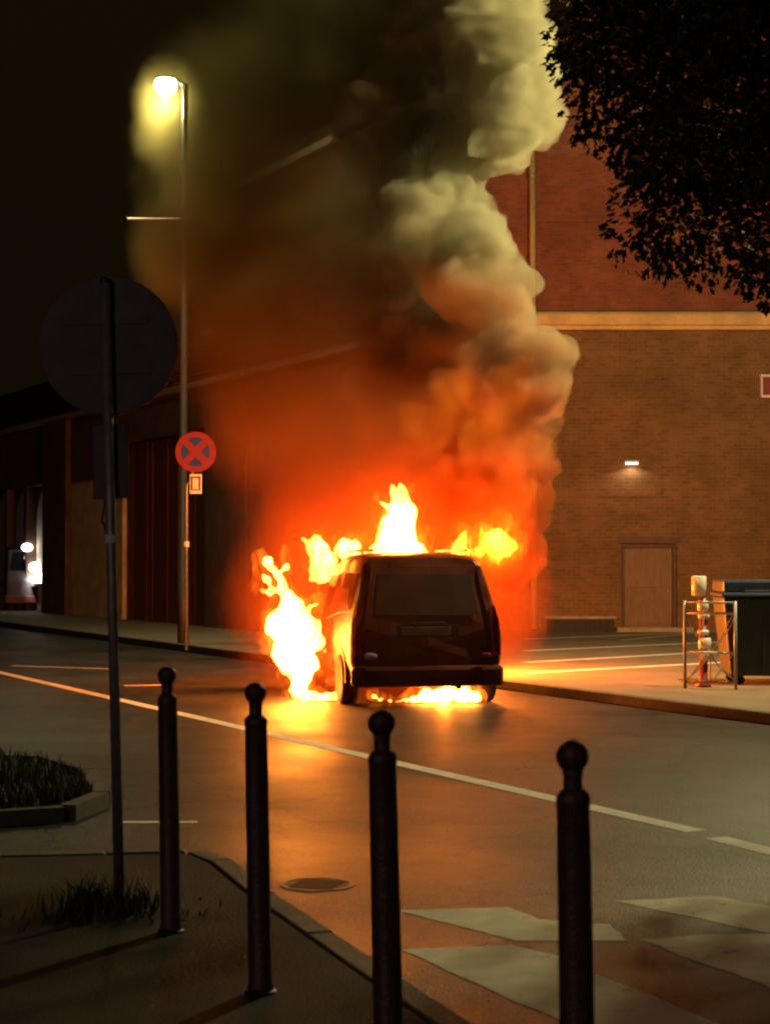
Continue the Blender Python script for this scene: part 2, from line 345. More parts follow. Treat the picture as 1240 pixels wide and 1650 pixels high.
# grassed island at the left
IS = [G(-400, 1330), G(-20, 1330), G(95, 1322), G(150, 1300), G(130, 1262), G(60, 1240), G(-400, 1225)]
bm = bmesh.new(); prism(bm, [(p.x, p.y) for p in IS], -.003, .07); obj('traffic_island_soil', bm, M['soil'], kind='structure')
bm = bmesh.new()
for i in range(len(IS) - 1):
    a, b = IS[i], IS[i + 1]; t = (b - a).normalized(); n = Vector((t.y, -t.x, 0))
    prism(bm, [(a + n * .002).to_2d(), (b + n * .002).to_2d(), (b + n * .12).to_2d(), (a + n * .12).to_2d()], -.002, .10 + i * .002)
obj('traffic_island_kerb', bm, M['kerb'], kind='structure')

# painted lines
def strip(bm, a, b, w, z=.0025):
    t = (b - a); t.normalize(); n = Vector((-t.y, t.x, 0)) * w / 2
    plate(bm, [(a + n).to_2d(), (b + n).to_2d(), (b - n).to_2d(), (a - n).to_2d()], z)
bm = bmesh.new(); strip(bm, G(1122, 1340), G(-60, 1070), .165); strip(bm, G(1320, 1392), G(1152, 1350), .165)
obj('road_line', bm, M['paint'], kind='structure')
bm = bmesh.new(); strip(bm, G(200, 1105), G(268, 1104), .2); strip(bm, G(20, 1073), G(178, 1078), .12); strip(bm, G(198, 1325), G(318, 1325), .09)
obj('side_road_marking', bm, M['paint'], kind='structure')
bm = bmesh.new()
for y0, y1 in ((1030, 1036), (1048, 1056), (1064, 1076), (1083, 1094)):
    strip(bm, G(1180, y0 - 6), G(845, y1 + 2), .22, .104)
strip(bm, G(1000, 1040), G(1130, 1027), .1, .106)
obj('parking_bay_marking', bm, M['paint'], kind='structure')
def ragged(pts, amp=.035, step=.12):
    out = []
    for i in range(len(pts)):
        a, b = pts[i], pts[(i + 1) % len(pts)]; n = max(1, int((b - a).length / step))
        for k in range(n):
            p = a + (b - a) * k / n; w = noise.noise(Vector((p.x * 3, p.y * 3, 5))) + .5 * noise.noise(Vector((p.x * 9, p.y * 9, 2)))
            q = Vector((-(b - a).y, (b - a).x, 0)).normalized(); out.append((p + q * w * amp).to_2d())
    return out
cross = [[(645, 1468), (820, 1462), (868, 1482), (985, 1490), (1010, 1517), (830, 1517)],
         [(647, 1531), (825, 1523), (900, 1542), (1150, 1650), (1290, 1720), (1060, 1740), (900, 1645)],
         [(1030, 1515), (1130, 1507), (1250, 1505), (1420, 1545), (1420, 1650), (1240, 1592)],
         [(990, 1452), (1150, 1445), (1330, 1475), (1420, 1510), (1245, 1506)],
         [(1290, 1430), (1440, 1424), (1640, 1490), (1500, 1492)]]
for i, pg in enumerate(cross):
    bm = bmesh.new(); plate(bm, ragged([G(*p) for p in pg], .018, .05), .0025)
    obj('crossing_stripe', bm, M['zebra'], kind='structure')
# drain cover in the road
dc = G(512, 1425)
e = empty('drain_cover', (dc.x, dc.y, 0), R(-20), label='dark round metal drain cover sunk in the near road surface', cat='drain cover')
bm = bmesh.new(); lathe(bm, [(.20, -.002), (.20, .003), (.17, .003), (.17, .001)], 28); obj('ring', bm, M['vandark'], e)
bm = bmesh.new(); lathe(bm, [(.165, -.003), (.165, .0015)], 28)
for k in range(-3, 4): box(bm, -.12, .12, k * .04 - .008, k * .04 + .008, .0015, .005)
obj('cover', bm, M['dark'], e)

# grass and weeds
def blades(pts_fn, n, h0, h1, w, name, label, parent=None, lean=.5):
    vs, fs = [], []
    for _ in range(n):
        p, sc = pts_fn()
        a = random.uniform(0, 6.28); h = random.uniform(h0, h1) * sc; l = random.uniform(.1, lean) * h
        dx, dy = math.cos(a), math.sin(a); b = random.uniform(0, 6.28); wx, wy = math.cos(b) * w, math.sin(b) * w
        i = len(vs)
        vs += [(p[0] - wx, p[1] - wy, p[2]), (p[0] + wx, p[1] + wy, p[2]), (p[0] + dx * l * .4 + wx * .7, p[1] + dy * l * .4 + wy * .7, p[2] + h * .6),
               (p[0] + dx * l * .4 - wx * .7, p[1] + dy * l * .4 - wy * .7, p[2] + h * .6), (p[0] + dx * l, p[1] + dy * l, p[2] + h)]
        fs += [(i, i + 1, i + 2, i + 3), (i + 3, i + 2, i + 4)]
    me = bpy.data.meshes.new(name); me.from_pydata(vs, [], fs)
    return link(name, me, M['grass'], parent)
def inpoly(x, y, pg):
    c = False; j = len(pg) - 1
    for i in range(len(pg)):
        if (pg[i].y > y) != (pg[j].y > y) and x < (pg[j].x - pg[i].x) * (y - pg[i].y) / (pg[j].y - pg[i].y) + pg[i].x: c = not c
        j = i
    return c
def isl():
    while True:
        x, y = random.uniform(-6, -1.6), random.uniform(11.2, 14.8)
        if inpoly(x, y, IS):
            s = .5 + 1.3 * max(0, noise.noise(Vector((x * 1.7, y * 1.7, 3))))
            return (x, y, .068), s
tag(blades(isl, 9000, .06, .22, .006, 'grass', ''), 'rough grass and weeds growing on the traffic island', None, None, 'stuff')
sp = G(193, 1484)
def weeds():
    a, r = random.uniform(0, 6.28), abs(random.gauss(0, .16)); cx = sp.x - (.16 if random.random() < .6 else -.02)
    return (cx + math.cos(a) * r * 1.3, sp.y + math.sin(a) * r, .034), 1.3 - min(1, r * 3)
blades_ = None
tag(blades(weeds, 420, .04, .17, .006, 'weeds', '', lean=.9), 'tuft of weeds growing round the foot of the near sign post', 'weeds')

# ------------------------------------------------------------------ right-hand building
RB = empty('brick_building', (2.0, 40, 0), label='tall building with brown brick lower storey, orange-lit cornice and red brick gable behind the smoke', cat='building')
def rb(name, boxes, m, par=RB, bevel=0):
    bm = bmesh.new()
    for b in boxes: box(bm, *b)
    return obj(name, bm, m, par, bevel=bevel)
# wall with a real door opening: local x = X-2, facade plane y=0
dx0, dx1, dh = P(1000, 900, 40).x - 2, P(1090, 900, 40).x - 2, 2.12
rb('wall', [(-1.2, dx0, 0, .5, 0, 7.08), (dx0, dx1, 0, .5, dh, 7.08), (dx1, 16, 0, .5, 0, 7.08), (-1.2, -1.0, .5, 9, 0, 7.08), (15.8, 16, .5, 9, 0, 7.08)], M['brickbrown'])
dr = rb('door', [(dx0 + .09, dx1 - .09, .18, .24, .02, dh - .09)], M['door'])
rb('panel', [(dx0 + .22, dx1 - .22, .165, .178, .25, .95), (dx0 + .22, dx1 - .22, .165, .178, 1.1, 1.9)], M['door'], dr, bevel=.01)
rb('handle', [(dx1 - .22, dx1 - .14, .12, .178, 1.0, 1.04)], M['steel'], dr)
rb('door_frame', [(dx0 + .002, dx0 + .085, .08, .25, 0, dh), (dx1 - .085, dx1 - .002, .08, .25, 0, dh), (dx0 + .085, dx1 - .085, .08, .25, dh - .088, dh - .002)], M['doorframe'])
rb('lintel', [(dx0 - .1, dx1 + .1, -.03, -.002, dh + .01, dh + .16)], M['doorframe'])
rb('door_step', [(dx0 - .15, dx1 + .3, -.45, -.002, .10, .2)], M['stone'])
rb('cornice', [(.38, 16.1, -.22, -.003, 7.14, 7.40), (.38, 16.1, -.14, -.004, 7.04, 7.139), (.38, 16.1, -.10, -.003, 7.401, 7.46)], M['cornice'], bevel=.015)
# gable (upper storey) set back a little above the cornice
bm = bmesh.new()
g = [(-1.2, 7.09), (16, 7.09), (16, 11.2), (7.4, 14.6), (-1.2, 11.7)]
a = [bm.verts.new((x, .06, z)) for x, z in g]; b = [bm.verts.new((x, .5, z)) for x, z in g]
for k in range(5): bm.faces.new((a[k], a[(k + 1) % 5], b[(k + 1) % 5], b[k]))
bm.faces.new(a); bm.faces.new(b[::-1]); obj('gable', bm, M['brickred'], RB)
rb('string_course', [(-1.2, 16, .02, .058, 9.55, 9.68)], M['brickred'])
px_ = P(857, 350, 39.9).x - 2
bm = bmesh.new(); tube(bm, [(px_, -.12, .15), (px_, -.12, 6.85), (px_, -.27, 7.05), (px_, -.27, 7.5), (px_, -.10, 7.7), (px_, -.10, 11.9)], .075, 12)
pipe = obj('downpipe', bm, M['cornice'], RB, smooth=True)
for z in (1.5, 3.5, 5.5, 8.6, 10.6):
    bm = bmesh.new(); lathe(bm, [(.088, -.03), (.088, .03)], 14, (px_, -.12 if z < 7 else -.10, z)); obj('bracket', bm, M['zinc'], pipe)
# bricked-up window patches, faint relief on the wall
rb('blocked_window', [(P(940, 0, 40).x - 2, P(1060, 0, 40).x - 2, -.02, -.003, P(0, 800, 40).z, P(0, 612, 40).z)], M['brickbrown'])
bl = rb('blocked_window', [(P(1120, 0, 40).x - 2, P(1235, 0, 40).x - 2, -.02, -.003, .3, P(0, 860, 40).z)], M['brickbrown'])
x0, x1 = P(878, 0, 40).x - 2, P(985, 0, 40).x - 2
rb('cellar_grating', [(x0, x1, -.03, -.002, .02, .38)] , M['dark'])
rb('grating_sill', [(x0 - .05, x1 + .05, -.06, -.004, .385, .45)], M['stone'])
for k in range(14):
    xx = x0 + (k + .5) * (x1 - x0) / 14
    rb('bar', [(xx - .012, xx + .012, -.055, -.035, .03, .37)], M['vandark'])
# the small bulkhead lamp on the wall
wl = P(1017, 747, 39.9)
e = empty('wall_lamp', wl, label='small lit bulkhead lamp on the brown brick wall above the door', cat='wall lamp')
bm = bmesh.new(); box(bm, -.17, .17, -.06, .09, .03, .09); obj('housing', bm, M['steel'], e, bevel=.01)
bm = bmesh.new(); box(bm, -.14, .14, -.05, .05, -.02, .028); obj('lens', bm, emat('wall_lamp_glow', (1, .72, .5), 3.2), e)
ld = bpy.data.lights.new('wall_lamp_light', 'SPOT'); ld.energy = 12; ld.color = (1, .75, .5); ld.spot_size = R(150); ld.shadow_soft_size = .05
lo = bpy.data.objects.new('wall_lamp_light', ld); C.objects.link(lo); lo.parent = e; lo.location = (0, -.12, -.05)
# red plate at the right end of the wall
pp = P(1236, 622, 39.9)
e = empty('wall_sign', pp, label='small upright red plate with pale border fixed high on the brick wall', cat='sign')
bm = bmesh.new(); box(bm, -.16, .16, -.02, .08, -.27, .27); obj('plate', bm, M['white'], e, bevel=.01)
bm = bmesh.new(); box(bm, -.12, .12, -.026, -.022, -.21, .21); obj('face', bm, M['red'], e)

# ------------------------------------------------------------------ left-hand row of buildings, running away along the road
t_ = Vector((-.463, .886, 0)); A0 = Vector((-1.6, 37.3, 0))
ang = math.atan2(t_.y, t_.x)                  # local x runs away along the facade; local y = to its left when facing away = outward (-.886,-.463)
def tpx(px): a = (px - 620) / F; return (-1.6 - 37.3 * a) / (.463 + .886 * a)
LB = empty('low_building', (A0.x, A0.y, 0), ang, label='long low dark building with pale gutter line receding at the left', cat='building')
def lb(name, boxes, m, par, bevel=0):
    bm = bmesh.new()
    for b in boxes: box(bm, *b)
    return obj(name, bm, m, par, bevel=bevel)
# local +y is outward
T = {k: tpx(k) for k in (0, 28, 42, 75, 78, 112, 195, 330)}
lb('wall', [(3.5, T[330], -8, 0, 0, 6.0), (T[330], T[195], -8, 0, 5.0, 6.0), (T[330], T[195], -8, -.35, 0, 5.0),
            (T[195], T[112], -8, 0, 4.1, 6.0), (T[195], T[112], -8, -.18, 0, 4.1), (T[112], T[78], -8, 0, 0, 6.0),
            (T[78], 26.5, -8, 0, 4.15, 6.0), (T[78], 26.5, -8, -.4, 0, 4.15), (26.5, 44, -8, 0, 0, 6.0)], M['plaster'], LB)
lb('panel', [(T[195] + .02, T[112] - .02, -.178, -.05, 0.02, 4.08)], M['cream'], LB)
w = (T[195] - T[330]) / 16
for k in range(16):
    lb('board', [(T[330] + k * w + .015, T[330] + (k + 1) * w - .015, -.345, -.22 + random.uniform(-.02, .02), .05, 4.95)], M['redboard'], LB)
lb('pier', [(T[112] - .1, T[78] + .1, .003, .16, 0, 6.0)], M['plaster'], LB)
def arch(x0, x1, z0, z1, y0, y1, par, name, m):
    bm = bmesh.new(); r = (x1 - x0) / 2; cx = (x0 + x1) / 2
    pts = [(x0, z0), (x1, z0)] + [(cx + r * math.cos(a), z1 - r + r * math.sin(a)) for a in [math.pi * k / 14 for k in range(15)]]
    a = [bm.verts.new((x, y0, z)) for x, z in pts]; b = [bm.verts.new((x, y1, z)) for x, z in pts]; n = len(pts)
    for k in range(n): bm.faces.new((a[k], a[(k + 1) % n], b[(k + 1) % n], b[k]))
    bm.faces.new(a); bm.faces.new(b[::-1]); return obj(name, bm, m, par)
xs = [T[78] + .1, T[78] + 2.5, T[78] + 4.9, 26.45]
for k in range(3):
    wdw = arch(xs[k] + .12, xs[k + 1] - .12, .05, 4.1, -.395, -.33, LB, 'window', M['blind'])
    cx = (xs[k] + xs[k + 1]) / 2
    lb('glazing_bar', [(cx - .03, cx + .03, -.325, -.27, .06, 4.0)], M['vandark'], wdw)
    lb('sill', [(xs[k] + .1, xs[k + 1] - .1, -.32, -.12, .9, 1.0)], M['stone'], wdw)
    lb('window_post', [(xs[k] - .09, xs[k] + .09, -.39, -.003, 0, 4.14)], M['plaster'], LB)
gt = lb('gutter', [(3.45, 44, .003, .17, 6.02, 6.17)], M['zinc'], LB, bevel=.02)
bm = bmesh.new()
for k in range(27):
    for j in range(14):
        x = 3.5 + k * 1.5; y = .14 - j * .30; z = 6.2 + j * .19
        box(bm, x, x + 1.47, y - .36, y, z, z + .035 + .01 * ((k * 7 + j * 3) % 3))
obj('roof_tiles', bm, M['tile'], LB, kind='stuff')
bm = bmesh.new(); box(bm, 3.5, 44, -.05, 0.0, 6.0, 6.18); box(bm, 3.52, 44, -8, -4.1, 6.001, 8.8); obj('attic', bm, M['plaster'], LB)
TB = empty('tall_building', (A0.x, A0.y, 0), ang, label='taller dark block with pale roof gutter showing dimly through the smoke', cat='building')
lb('wall', [(-3.2, 3.4, -2.2, 0, 0, 10.5)], M['plaster'], TB)
lb('gutter', [(-1.4, 3.42, .003, .2, 10.42, 10.6)], M['cream'], TB, bevel=.02)
lb('string_course', [(-3.2, 3.42, .003, .12, 6.02, 6.17)], M['zinc'], TB)
lb('roof', [(-3.3, 3.45, -2.3, .1, 10.62, 10.9)], M['tile'], TB)


# ------------------------------------------------------------------ street lamps
def lampcolor(): return (1.0, .90, .42)
def street_lamp(base, H, arm, rz, energy, label, kind='SPOT', colour=None):
    e = empty('street_lamp', base, rz, label=label, cat='street lamp', group='street lamps over the junction')
    bm = bmesh.new(); tube(bm, [(0, 0, 0), (0, 0, 1.2), (0, 0, 1.21), (0, 0, H - .3), (0, 0, H)], [.11, .11, .085, .06, .055], 14); obj('pole', bm, M['lamp_pole'], e, smooth=True)
    bm = bmesh.new(); tube(bm, [(0, 0, H - .05), (-arm * .5, 0, H + .08), (-arm, 0, H + .1)], .035, 10); obj('arm', bm, M['zinc'], e, smooth=True)
    bm = bmesh.new(); box(bm, -arm - .24, -arm + .18, -.13, .13, H + .08, H + .14); hd = obj('lamp_head', bm, M['steel'], e, bevel=.03)
    bm = bmesh.new(); bmesh.ops.create_uvsphere(bm, u_segments=20, v_segments=12, radius=.21, matrix=Matrix.Translation((-arm - .04, 0, H - .04)) @ Matrix.Diagonal((1.1, .95, .9, 1)))
    obj('lens', bm, emat('lamp_glow', lampcolor(), 30), hd, smooth=True)
    ld = bpy.data.lights.new('street_lamp_light', kind); ld.energy = energy; ld.color = colour or lampcolor(); ld.shadow_soft_size = .12
    if kind == 'SPOT': ld.spot_size = R(150); ld.spot_blend = .6
    lo = bpy.data.objects.new('street_lamp_light', ld); C.objects.link(lo); lo.parent = e; lo.location = (-arm - .04, 0, H - .36)
    return e
lp = P(298, 135, 34)
SL = street_lamp((lp.x, 34, .1), lp.z - .1, .34, 0, 1500, 'lit street lamp glowing yellow-white above the drifting smoke', 'POINT')
z = P(0, 353, 34).z - .1
bm = bmesh.new(); tube(bm, [(-.05, 0, z), (-1.12, 0, z + .01)], .022, 8); obj('bracket_arm', bm, M['white'], SL)
bm = bmesh.new(); lathe(bm, [(.085, -.05), (.085, .05)], 14, (0, 0, z)); obj('clamp', bm, M['steel'], SL)
street_lamp((7.2, 21.6, .1), 8.5, .5, 0, 3800, 'street lamp standing beyond the tree at the right of the junction', 'POINT')
street_lamp((-9.0, -12.0, 0), 9.0, .5, R(180), 800, 'added fill lamp on a post, out of view behind the camera', 'POINT', (1, .76, .72))  # unseen lamp added as fill for the bollards and the sign back

# ------------------------------------------------------------------ near sign seen from behind
e = empty('road_sign', (sp.x, sp.y, .03), 0, label='near round road sign seen from behind with a rectangular plate below', cat='road sign')
e.rotation_euler = (0, R(-1.55), 0)
top = P(167, 455, 8.25).z
bm = bmesh.new(); tube(bm, [(0, 0, 0), (0, 0, top - .03)], .0245, 16); obj('post', bm, M['steel'], e, smooth=True)
bm = bmesh.new(); lathe(bm, [(.0, 0), (.026, 0), (.026, .02), (.018, .03), (0.0, .032)][1:], 16, (0, 0, top - .03)); obj('cap', bm, M['vandark'], e)
zc = P(163, 555, 8.28).z - .03
bm = bmesh.new(); disc(bm, (0, 0, zc), .335, .032, .05, 56); ds = obj('disc', bm, M['signback'], e, bevel=.006)
bm = bmesh.new()
for dz in (-.12, .12): box(bm, -.2, .2, .0265, .0315, zc + dz - .02, zc + dz + .02)
obj('rail', bm, M['signback'], ds)
zt, zb = P(0, 682, 8.28).z - .03, P(0, 803, 8.28).z - .03
bm = bmesh.new(); box(bm, -.085, .085, .032, .045, zb, zt); obj('plate', bm, M['signback'], e, bevel=.008)
zk = P(0, 878, 8.28).z
bm = bmesh.new(); lathe(bm, [(.031, -.02), (.031, .02)], 16, (0, 0, zk)); obj('clamp', bm, M['white'], e)
bm = bmesh.new(); tube(bm, [(-.025, .01, zb), (-.045, .01, zb - .12), (-.035, .01, zk + .08), (-.02, .01, zk)], .005, 6); obj('cable', bm, M['vandark'], e)

# ------------------------------------------------------------------ far no-stopping sign
c = P(315, 728, 31.5)
e = empty('no_stopping_sign', (P(300, 728, 31.5).x, 31.6, .1), 0, label='round red and dark blue no stopping sign with small plate below', cat='road sign')
ox = c.x - e.location.x; zz = c.z - .1
bm = bmesh.new(); tube(bm, [(0, 0, 0), (.0, 0, zz - .6), (ox * .6, 0, zz - .5), (ox * .6, 0, zz + .3)], .028, 12); obj('post', bm, M['steel'], e, smooth=True)
bm = bmesh.new(); lathe(bm, [(.05, -.05), (.05, .05)], 14, (0, 0, P(0, 877, 31.6).z - .1)); obj('clamp', bm, M['white'], e)
bm = bmesh.new(); disc(bm, (ox, 0, zz), .37, -.06, -.035, 48); dd = obj('disc', bm, M['red'], e)
bm = bmesh.new()
for q in range(4):
    mid = q * math.pi / 2; n = 8
    pts = [(ox + .045 * math.cos(mid) * 2, zz + .045 * math.sin(mid) * 2)] + [(ox + .265 * math.cos(mid + u), zz + .265 * math.sin(mid + u)) for u in [(-.5 + k / n) * 1.12 for k in range(n + 1)]]
    a = [bm.verts.new((x, -.066, z_)) for x, z_ in pts]; bm.faces.new(a)
obj('blue_field', bm, M['blue'], dd)
bm = bmesh.new(); box(bm, ox - .11, ox + .11, -.055, -.035, zz - .76, zz - .40); pl = obj('plate', bm, M['white'], e, bevel=.01)
bm = bmesh.new(); box(bm, ox - .085, ox - .055, -.059, -.057, zz - .70, zz - .45); box(bm, ox + .055, ox + .085, -.059, -.057, zz - .70, zz - .45); box(bm, ox - .09, ox + .09, -.06, -.0575, zz - .475, zz - .45); box(bm, ox - .05, ox + .05, -.059, -.057, zz - .70, zz - .68)
obj('print', bm, M['black'], pl)

# ------------------------------------------------------------------ bollards
def bollard():
    b = empty('bollard', (0, 0, 0))
    bm = bmesh.new(); lathe(bm, [(.052, 0), (.052, .03), (.048, .04), (.046, .9), (.044, 1.05), (.046, 1.06), (.046, 1.08), (.036, 1.095), (.026, 1.10), (.026, 1.135), (.03, 1.15)], 28); obj('shaft', bm, M['bollard'], b, smooth=True)
    bm = bmesh.new(); bmesh.ops.create_uvsphere(bm, u_segments=28, v_segments=18, radius=.044, matrix=Matrix.Translation((0, 0, 1.186))); obj('ball', bm, M['bollard'], b, smooth=True)
    bm = bmesh.new(); lathe(bm, [(.062, 0), (.062, .008), (.054, .014)], 28); obj('base_collar', bm, M['vandark'], b)
    return b
proto = bollard()
bl_ = [((269, 1073), (276, 1514), 'leftmost slim bollard with ball top, nearest the round sign post', .5),
       ((411, 1099), (420, 1614), 'bollard with ball top against the glow of the large left flame', .6),
       ((614, 1143), (628, 1788), 'bollard with ball top standing in front of the burning van', .5),
       ((921, 1192), (934, 1962), 'thickest and nearest bollard, beside the zebra crossing', .5)]
for i, (tp, bs, lab, _) in enumerate(bl_):
    o = proto if i == 0 else copy_tree(proto)
    g_ = G(*bs); topz = P(tp[0], tp[1], g_.y)
    o.location = (g_.x, g_.y, .035)
    hh = topz.z - .035; s = hh / 1.23
    w = s
    o.scale = (w, w, s); o.rotation_euler = (0, math.atan2(topz.x - g_.x, hh), random.uniform(0, 6))
    o.rotation_euler = (0, math.atan2(topz.x - g_.x, hh), 0)
    tag(o, lab, 'bollard', 'ball topped bollards along the pavement edge')

# ------------------------------------------------------------------ bin, barrier, delineator at the right
bp_ = P(1165, 1120, 22.6)
e = empty('waste_container', (bp_.x, 22.5, .1), R(-3), label='large dark wheeled waste container with blue-grey lid at the right', cat='waste container')
bm = bmesh.new()
lo_, hi_ = [(.08, .05), (1.72, .05), (1.72, .95), (.08, .95)], [(-.02, 0), (1.82, 0), (1.82, 1.05), (-.02, 1.05)]
a = [bm.verts.new((x, y, .12)) for x, y in lo_]; b = [bm.verts.new((x, y, 1.14)) for x, y in hi_]
for k in range(4): bm.faces.new((a[k], a[(k + 1) % 4], b[(k + 1) % 4], b[k]))
bm.faces.new(a[::-1]); bm.faces.new(b); obj('body', bm, M['bin'], e, bevel=.03)
for k in range(5):
    bm = bmesh.new(); box(bm, .12 + k * .36, .17 + k * .36, -.02 + .03, .05, .2, 1.05); obj('rib', bm, M['bin'], e)
bm = bmesh.new(); box(bm, -.05, 1.85, -.05, 1.08, 1.142, 1.2); box(bm, -.02, 1.82, -.02, 1.05, 1.2, 1.36); lid = obj('lid', bm, M['binlid'], e, bevel=.03)
bm = bmesh.new(); tube(bm, [(.25, -.06, 1.2), (.25, -.1, 1.22), (1.5, -.1, 1.22), (1.5, -.06, 1.2)], .015, 8); obj('handle', bm, M['vandark'], lid)
for x in (.2, 1.55):
    for y in (.15, .85):
        bm = bmesh.new(); tube(bm, [(x, y - .03, .07), (x, y + .03, .07)], .07, 16); obj('wheel', bm, M['tyre'], e)
bl0, br0 = P(1103, 1120, 22.0), P(1192, 1125, 21.7)
e = empty('barrier', (bl0.x, 22.0, .1), math.atan2(-.25, br0.x - bl0.x), label='pale metal street barrier panel with two bright rails and crossed infill', cat='barrier')
Wd = br0.x - bl0.x
zt = P(0, 968, 22).z - .1; r1 = P(0, 988, 22).z - .1; r2 = P(0, 1051, 22).z - .1
for x in (0, Wd):
    bm = bmesh.new(); tube(bm, [(x, 0, 0), (x, 0, zt)], .021, 10); obj('post', bm, M['zinc'], e, smooth=True)
for z_, rr in ((zt - .02, .014), (r1, .017), (r2, .017), (.09, .015)):
    bm = bmesh.new(); tube(bm, [(0, 0, z_), (Wd, 0, z_)], rr, 10); obj('rail', bm, M['white'] if rr > .016 else M['zinc'], e, smooth=True)
for zz0, zz1 in ((r2, r1), (.1, r2)):
    for q in range(2):
        xa, xb = Wd * q / 2, Wd * (q + 1) / 2; sgn = 1 if (q == 0) == (zz0 > .2) else -1
        bm = bmesh.new(); pts = []
        for k in range(9):
            u = k / 8; x = xa + (xb - xa) * (u if sgn > 0 else 1 - u) ; pts.append((x, .01, zz1 + (zz0 - zz1) * (u ** .7)))
        tube(bm, pts, .009, 6); obj('infill_bar', bm, M['zinc'], e)
        bm = bmesh.new(); tube(bm, [(xa + .04, .02, zz0 + .02), (xb - .04, .02, zz1 - .02)], .007, 6); obj('infill_bar', bm, M['zinc'], e)
bm = bmesh.new(); tube(bm, [(Wd / 2, 0, .09), (Wd / 2, 0, r2)], .01, 6); obj('centre_bar', bm, M['zinc'], e)
dp = P(1145, 1064, 21.6)
e = empty('delineator_post', (dp.x, 21.75, .1), 0, label='white and red banded marker post glowing orange behind the barrier', cat='marker post')
e.location = (dp.x + .02, 22.25, .1)
def dz(y): return P(0, y, 22.2).z - .1
bm = bmesh.new(); lathe(bm, [(.10, 0), (.10, .03), (.055, .06), (.055, dz(964))], 16); obj('core', bm, M['bandred'], e, smooth=True)
for i, (ya, yb, r_, xx) in enumerate(((928, 960, .094, -.05), (968, 985, .072, 0), (989, 997, .074, .01), (1015, 1023, .074, 0), (1028, 1046, .082, .02), (1049, 1064, .078, .03))):
    bm = bmesh.new(); lathe(bm, [(r_ - .015, dz(yb)), (r_, dz(yb) + .012), (r_, dz(ya) - .012), (r_ - .015, dz(ya))], 20, (xx, 0, 0)); obj('band', bm, M['bandwhite'], e, smooth=True)

# ------------------------------------------------------------------ truck with two white lamps, far left
tp = P(50, 985, 56.5)
e = empty('utility_truck', (tp.x, 56.5, .0), R(6), label='dark compact truck facing us at the far left with two bright white lamps', cat='truck')
bm = bmesh.new()
pr = [(.35, -.0), (1.1, -.02), (1.35, .15), (2.1, .45), (2.15, 1.6), (.35, 1.6)]
a = [bm.verts.new((-.8, y, z_)) for z_, y in pr]; b = [bm.verts.new((.8, y, z_)) for z_, y in pr]
for k in range(6): bm.faces.new((a[k], a[(k + 1) % 6], b[(k + 1) % 6], b[k]))
bm.faces.new(a[::-1]); bm.faces.new(b); obj('cab', bm, M['truck'], e, bevel=.06)
bm = bmesh.new(); a = [bm.verts.new(v) for v in ((-.68, .14, 1.42), (.68, .14, 1.42), (.62, .405, 2.02), (-.62, .405, 2.02))]; bm.faces.new(a); obj('windscreen', bm, M['glassdark'], e)
bm = bmesh.new(); box(bm, -.85, .85, 1.65, 4.2, .7, 2.2); obj('load_box', bm, M['truck'], e, bevel=.04)
bm = bmesh.new(); box(bm, -.82, .82, -.1, -.005, .35, .6); obj('bumper', bm, M['redboard'], e, bevel=.03)
bm = bmesh.new(); box(bm, .62, .84, -.04, .02, .7, 1.3); obj('side_marker', bm, M['red'], e, bevel=.02)
for x in (-.65, .65):
    bm = bmesh.new(); tube(bm, [(x - .1, .6, .32), (x + .1, .6, .32)], .32, 20); obj('wheel', bm, M['tyre'], e)
glow = emat('truck_lamp_glow', (1, .96, .9), 14)
for (x, y, z_) in ((P(42, 882, 56.3).x - tp.x, .02, P(0, 882, 56.3).z), (P(56, 914, 56.3).x - tp.x, -.12, P(0, 914, 56.3).z)):
    bm = bmesh.new(); bmesh.ops.create_uvsphere(bm, u_segments=16, v_segments=10, radius=.16 if z_ > 1.8 else .2, matrix=Matrix.Translation((x, y, z_)) @ Matrix.Diagonal((1.1, .5, .8, 1)))
    obj('headlamp', bm, glow, e, smooth=True)
ld = bpy.data.lights.new('headlamp_light', 'SPOT'); ld.energy = 260; ld.color = (1, .93, .85); ld.spot_size = R(100); ld.spot_blend = .7; ld.shadow_soft_size = .15
lo = bpy.data.objects.new('headlamp_light', ld); C.objects.link(lo); lo.parent = e; lo.location = (.1, -.4, 1.4); lo.rotation_euler = (R(55), 0, R(-20))

# ------------------------------------------------------------------ the burning van
V = empty('burning_van', (.50, 20.3, 0), R(10.5), label='scorched small van seen from behind with fire at its front and underneath', cat='van')
def ring(y, h, wsc, zb=.30):
    pts = [(.60, zb), (.82, zb + .04), (.865, .55), (.872, .80), (.85, 1.02)]
    zs = 1.02
    up = [(.80, .25), (.735, .62), (.685, .84), (.60, .955), (.40, .99), (0, 1.0)]
    out = [(x * wsc, min(z_, h)) for x, z_ in pts] + [(x * wsc, zs + (h - zs) * f) for x, f in up] if h > 1.12 else \
          [(x * wsc, zb + (z_ - zb) * (h - zb) / 1.02) for x, z_ in pts] + [(x * wsc, h * (0.93 + .07 * f)) for x, f in up]
    return [(x, z_) for x, z_ in out] + [(-x, z_) for x, z_ in out[:-1][::-1]]
def ylean(z_): return 0 if z_ < .95 else (z_ - .95) * .30
st = [(0.03, 1.80, .955), (.10, 1.83, 1.0), (.8, 1.86, 1.01), (1.8, 1.86, 1.01), (2.35, 1.80, 1.0), (2.75, 1.55, 1.0), (3.15, 1.22, .99), (3.35, .98, .98), (3.8, .92, .95), (4.0, .84, .90), (4.1, .66, .84)]
bm = bmesh.new(); rings = []
for y, h, ws in st:
    rings.append([bm.verts.new((x, y + (ylean(z_) if y < .2 else 0), z_)) for x, z_ in ring(y, h, ws)])
